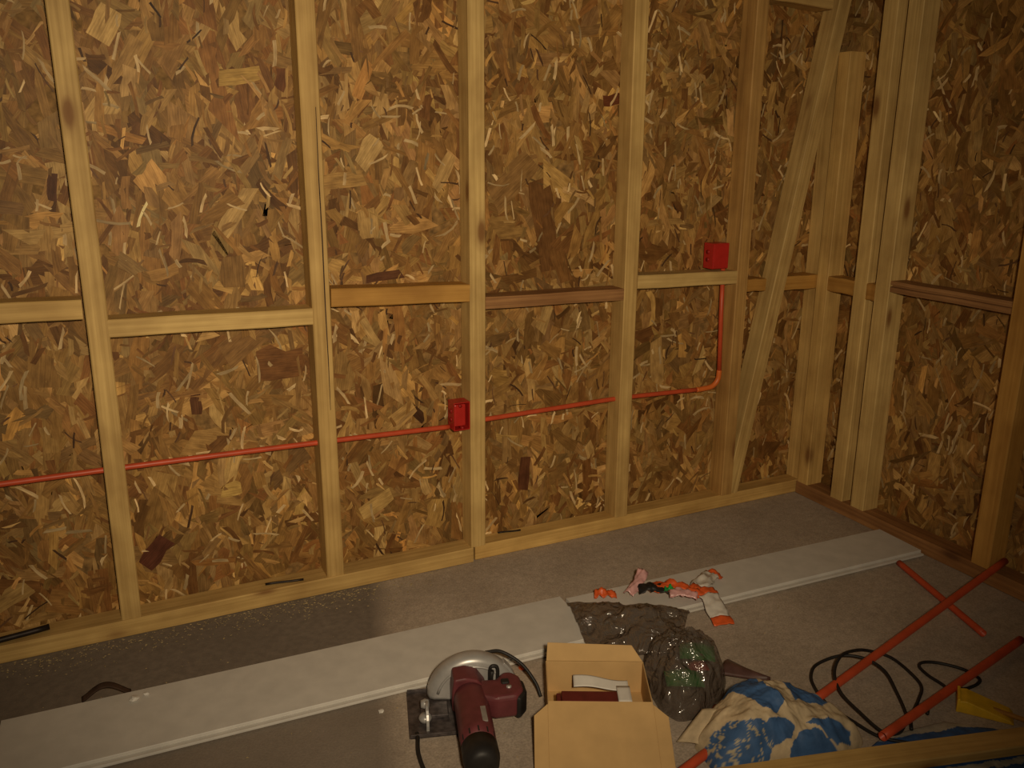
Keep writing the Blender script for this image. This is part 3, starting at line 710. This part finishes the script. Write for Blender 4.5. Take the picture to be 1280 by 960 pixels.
# ------------------------------------------------------------------ cement sacks
CREAM, BLUE = (.54, .425, .27), (.05, .115, .26)
so = [(-1.42, -1.2), (-1.33, -1.18), (-1.24, -1.22), (-1.17, -1.3), (-1.14, -1.39), (-1.15, -1.47), (-1.24, -1.500), (-1.38, -1.465), (-1.50, -1.432), (-1.575, -1.395), (-1.56, -1.29), (-1.48, -1.23)]
sk = thing('cement_sack', 'crumpled cream and blue paper sack slumped beside the carton', 'sack', (-1.36, -1.35, 0))
blue = [[(-1.400, -1.200), (-1.360, -1.205), (-1.333, -1.236), (-1.365, -1.325), (-1.345, -1.352), (-1.350, -1.376), (-1.393, -1.395), (-1.420, -1.373), (-1.432, -1.311), (-1.435, -1.235)],
        [(-1.535, -1.325), (-1.496, -1.346), (-1.475, -1.378), (-1.432, -1.402), (-1.373, -1.407), (-1.355, -1.427), (-1.380, -1.440), (-1.433, -1.432), (-1.455, -1.445), (-1.47, -1.49), (-1.62, -1.42), (-1.60, -1.34)],
        [(-1.412, -1.475), (-1.390, -1.452), (-1.350, -1.437), (-1.308, -1.444), (-1.280, -1.468), (-1.255, -1.500), (-1.280, -1.53), (-1.40, -1.50)],
        [(-1.290, -1.300), (-1.255, -1.285), (-1.215, -1.335), (-1.195, -1.380), (-1.233, -1.390), (-1.262, -1.362), (-1.306, -1.370)],
        [(-1.319, -1.425), (-1.291, -1.433), (-1.237, -1.435), (-1.200, -1.460), (-1.215, -1.485), (-1.262, -1.482), (-1.29, -1.455)]]
me = mound_me('paper_shell', [(x+1.36, y+1.35) for x, y in so], .115, (0, 0), nr=70, na=256, crinkle=.026, freq=4.5, seed=12.,
              shape=lambda x, y: 1.0+.25*math.exp(-((x+.03)**2+(y-.06)**2)/.012))
def sack_col(co):
    x, y = co.x-1.36, co.y-1.35
    x2 = x+.005*fbm(x*22, y*22, 1.); y2 = y+.005*fbm(x*22, y*22, 6.)
    for i, pl in enumerate(blue):
        if inside(pl, x2, y2):
            if i == 1 and abs(fbm(x*34, y*20, 9.)) < .07 and x < -1.43: return (.42, .36, .24)
            return BLUE
    return CREAM
colour_attr(me, sack_col); link('paper_shell', me, 'sack', sk)
def ear(u, v_):
    a = Vector((-1.475, -1.275, .065)); b2 = Vector((-1.555, -1.305, .006))
    return a.lerp(b2, u) + Vector((.045, -.055, 0))*(v_-.5)*(1.2+.5*u) + Vector((0, 0, .012*math.sin(math.pi*v_))) - Vector((-1.36, -1.35, 0))
me = sheet_me('corner_ear', ear, 12, 12, .003); colour_attr(me, lambda c_: CREAM); link('corner_ear', me, 'sack', sk)
tag(link('edge_strip', tube_me('edge_strip', catmull([(-1.30, -1.155, .015), (-1.25, -1.175, .03), (-1.20, -1.215, .02), (-1.17, -1.255, .01)], 6), .007, 8), 'brown_film'),
    'thin dark brown strip curled along the back of the cream and blue sack', 'strip')
s2 = [(-1.19, -1.50), (-1.10, -1.475), (-.98, -1.485), (-.88, -1.50), (-.82, -1.555), (-.72, -1.62), (-.60, -1.625), (-.52, -1.68), (-.56, -1.80), (-.80, -1.86), (-1.05, -1.80), (-1.18, -1.68)]
me = mound_me('paper_shell', [(x+.9, y+1.65) for x, y in s2], .010, (0, 0), nr=50, na=200, crinkle=.004, freq=10, seed=30.)
def sack2_col(co):
    x, y = co.x-.9, co.y-1.65; s_ = y+.26*x+.012*fbm(x*14, y*14, 4.)
    if -1.838 < s_ < -1.768 and x < -.79: return (.04, .10, .26)
    if s_ < -1.885 and not (-1.93 < s_ < -1.91): return (.04, .10, .26)
    return (.44, .40, .32)
colour_attr(me, sack2_col)
sk2 = thing('cement_sack', 'flattened empty blue and grey sack under the foreground timber', 'sack', (-.9, -1.65, 0)); link('paper_shell', me, 'sack', sk2)

# ------------------------------------------------------------------ loose timber in the foreground
d_ = Vector((.9657, -.2597, 0)); nrm = Vector((-.2597, -.9657, 0)); c0 = Vector((-1.380, -1.473, 0)) + nrm*.036
pt = timber('loose_timber', c0-d_*.42+Vector((0, 0, .031)), c0+d_*1.35+Vector((0, 0, .031)), (0, 0, 1), .028, .070, None, 'pine', seed=77)
tag(pt, 'loose pale timber lying across the blue sack in the lower right foreground', 'timber')

# ------------------------------------------------------------------ orange conduits on the floor
def floor_pipe(label, a, b_, r=.0125, bow=0.):
    a = Vector(a); b_ = Vector(b_); o = thing('floor_conduit', label, 'conduit', (a.x, a.y, 0), 0, 'orange conduits on the floor')
    n = (b_-a).cross(Vector((0, 0, 1))).normalized(); k = 16
    link('pipe', tube_me('pipe', [a.lerp(b_, i/k)+n*bow*math.sin(math.pi*i/k)-Vector((a.x, a.y, 0)) for i in range(k+1)], r, 16, True), 'orange_pipe', o)
    return o
floor_pipe('long orange conduit running from behind the sack up onto the right wall plate', (-1.16, -1.292, .0135), (-.022, -1.052, .088))
floor_pipe('orange conduit lying across the black cable, nearest the foreground timber', (-1.118, -1.497, .030), (-.345, -1.345, .022))
floor_pipe('short orange conduit crossing under the long one near the right wall', (-.245, -.800, .0135), (-.405, -1.262, .0135), .0115)
floor_pipe('orange conduit end showing between the carton lid and the sack', (-1.78, -1.40, .0135), (-1.53, -1.326, .0135))

# ------------------------------------------------------------------ black cable
A = [(-1.05, -1.53, .009), (-1.10, -1.475, .008), (-1.115, -1.394, .008), (-1.121, -1.314, .008), (-1.094, -1.236, .008), (-1.059, -1.188, .010), (-1.009, -1.163, .016), (-.932, -1.176, .030), (-.884, -1.223, .034), (-.872, -1.286, .026), (-.904, -1.357, .012), (-.955, -1.433, .008), (-.978, -1.455, .008),
     (-1.04, -1.485, .008), (-1.089, -1.473, .018), (-1.082, -1.391, .02), (-1.062, -1.302, .022), (-1.021, -1.237, .036), (-.948, -1.192, .044), (-.865, -1.175, .03), (-.804, -1.18, .012), (-.773, -1.229, .008), (-.788, -1.313, .008), (-.816, -1.37, .008), (-.878, -1.41, .008), (-.955, -1.452, .008), (-1.0, -1.49, .008)]
tag(link('cable', tube_me('cable', catmull(A, 8), .0047, 10), 'black'), 'black cable coiled in two loops on the floor beside the sack', 'cable')
Bc = [(-.905, -1.462, .0075), (-.859, -1.435, .0075), (-.761, -1.413, .0075), (-.749, -1.337, .0075), (-.734, -1.294, .0075), (-.704, -1.285, .0075), (-.664, -1.309, .0075), (-.628, -1.363, .0075), (-.627, -1.412, .0075), (-.656, -1.429, .0075), (-.706, -1.430, .0075), (-.75, -1.425, .015), (-.80, -1.43, .0075)]
tag(link('cable', tube_me('cable', catmull(Bc, 8), .0047, 10), 'black'), 'short black cable loop right of the coil, passing under an orange conduit', 'cable')

# ------------------------------------------------------------------ small things
yw = thing('yellow_wedge', 'yellow triangular plastic piece lying beside the black cable loop', 'wedge', (-.752, -1.506, 0), math.radians(-52))
link('blade', prism_me('blade', [(-.055, .0), (.085, .0), (.075, .010), (-.035, .038), (-.055, .034)], -.035, .035, .003), 'yellow', yw)
link('lip', box_me('lip', -.058, -.050, -.036, .036, .0, .040, .002), 'yellow', yw)
pt = timber('wood_lath', (-.765, -1.462, .014), (-.690, -1.640, .020), (0, 0, 1), .010, .014, None, 'pine_orange', nseg=6)
tag(pt, 'thin reddish wood lath running from the yellow piece to the timber', 'lath')
def rod(label, a, b_, r, name='dark_rod', cat='rod', flat=False):
    o = link(name, tube_me(name, [Vector(a).lerp(Vector(b_), i/6)+Vector((0, 0, .0008*math.sin(i))) for i in range(7)], r, 8), 'nail')
    return tag(o, label, cat)
rod('black metal rod lying on the bottom plate at the left edge', (-3.26, -.085, .068), (-3.06, -.050, .068), .0095)
rod('thin dark rod lying on the plate between the two left studs', (-2.41, -.052, .0622), (-2.285, -.072, .0622), .0042)
rod('short dark sliver lying on the plate right of the middle stud', (-1.525, -.020, .0615), (-1.435, -.034, .0615), .0035)
def curl(u, v_):
    return (-2.98+.125*u, -.395-.02*u+(v_-.5)*.020, .003+.035*math.sin(math.pi*u)**1.3+.004*v_)
tag(link('bark_strip', sheet_me('bark_strip', curl, 18, 4, .004), 'bark'), 'arched dark bark strip behind the left white board', 'bark strip')
def crumb(loc, r, mt, label, cat, name):
    bm = bmesh.new(); bmesh.ops.create_icosphere(bm, subdivisions=2, radius=r)
    for v in bm.verts:
        v.co *= 1+.45*fbm(v.co.x/r*1.2+loc[0]*50, v.co.y/r*1.2, v.co.z/r*1.2); v.co.z *= .6
    me = bpy.data.meshes.new(name); bm.to_mesh(me); bm.free()
    return tag(link(name, me, mt, loc=(loc[0], loc[1], loc[2]+r*.45)), label, cat)
crumb((-2.848, -.486, .0215), .012, 'paper', 'larger white crumb on the left end of the long white board', 'crumb', 'plaster_crumb')
crumb((-2.818, -.474, .0215), .008, 'paper', 'smaller white crumb on the left end of the long white board', 'crumb', 'plaster_crumb')
crumb((-1.805, -.785, 0), .011, 'orange_film', 'small orange plastic bit on the floor behind the carton', 'plastic bit', 'plastic_bit')
crumb((-2.245, -.80, 0), .007, 'paper', 'small pale crumb on the floor left of the saw', 'crumb', 'plaster_crumb')
# sawdust and shavings swept along the plate
r = np.random.default_rng(5); v = []; f = []
def fleck(x, y, s, a, z):
    k = len(v); l, w_ = s, s*r.uniform(.25, .6)
    for (p_, q_) in ((-l, -w_), (l, -w_*.7), (l*.9, w_), (-l*.8, w_*.8)):
        v.append((x+p_*math.cos(a)-q_*math.sin(a), y+p_*math.sin(a)+q_*math.cos(a), z+r.uniform(0, .002)))
    v.append((x, y, z+.003)); f.extend([(k, k+1, k+4), (k+1, k+2, k+4), (k+2, k+3, k+4), (k+3, k, k+4)])
for i in range(700):
    cx = r.choice([-3.0, -2.75, -2.28, -2.15, -2.5], p=[.25, .2, .25, .2, .1]); x = r.normal(cx, .16); y = -.098-abs(r.normal(0, .055)); 
    fleck(x, y, r.uniform(.001, .005), r.uniform(0, 6.3), .0006)
for i in range(350):
    fleck(r.uniform(-3.3, -.2), r.uniform(-1.5, -.1), r.uniform(.001, .0035), r.uniform(0, 6.3), .0006)
so_ = link('sawdust', mesh('sawdust', v, f), 'sawdust'); so_['kind'] = 'stuff'; tag(so_, 'pale sawdust and shavings scattered on the floor by the plate', 'sawdust')
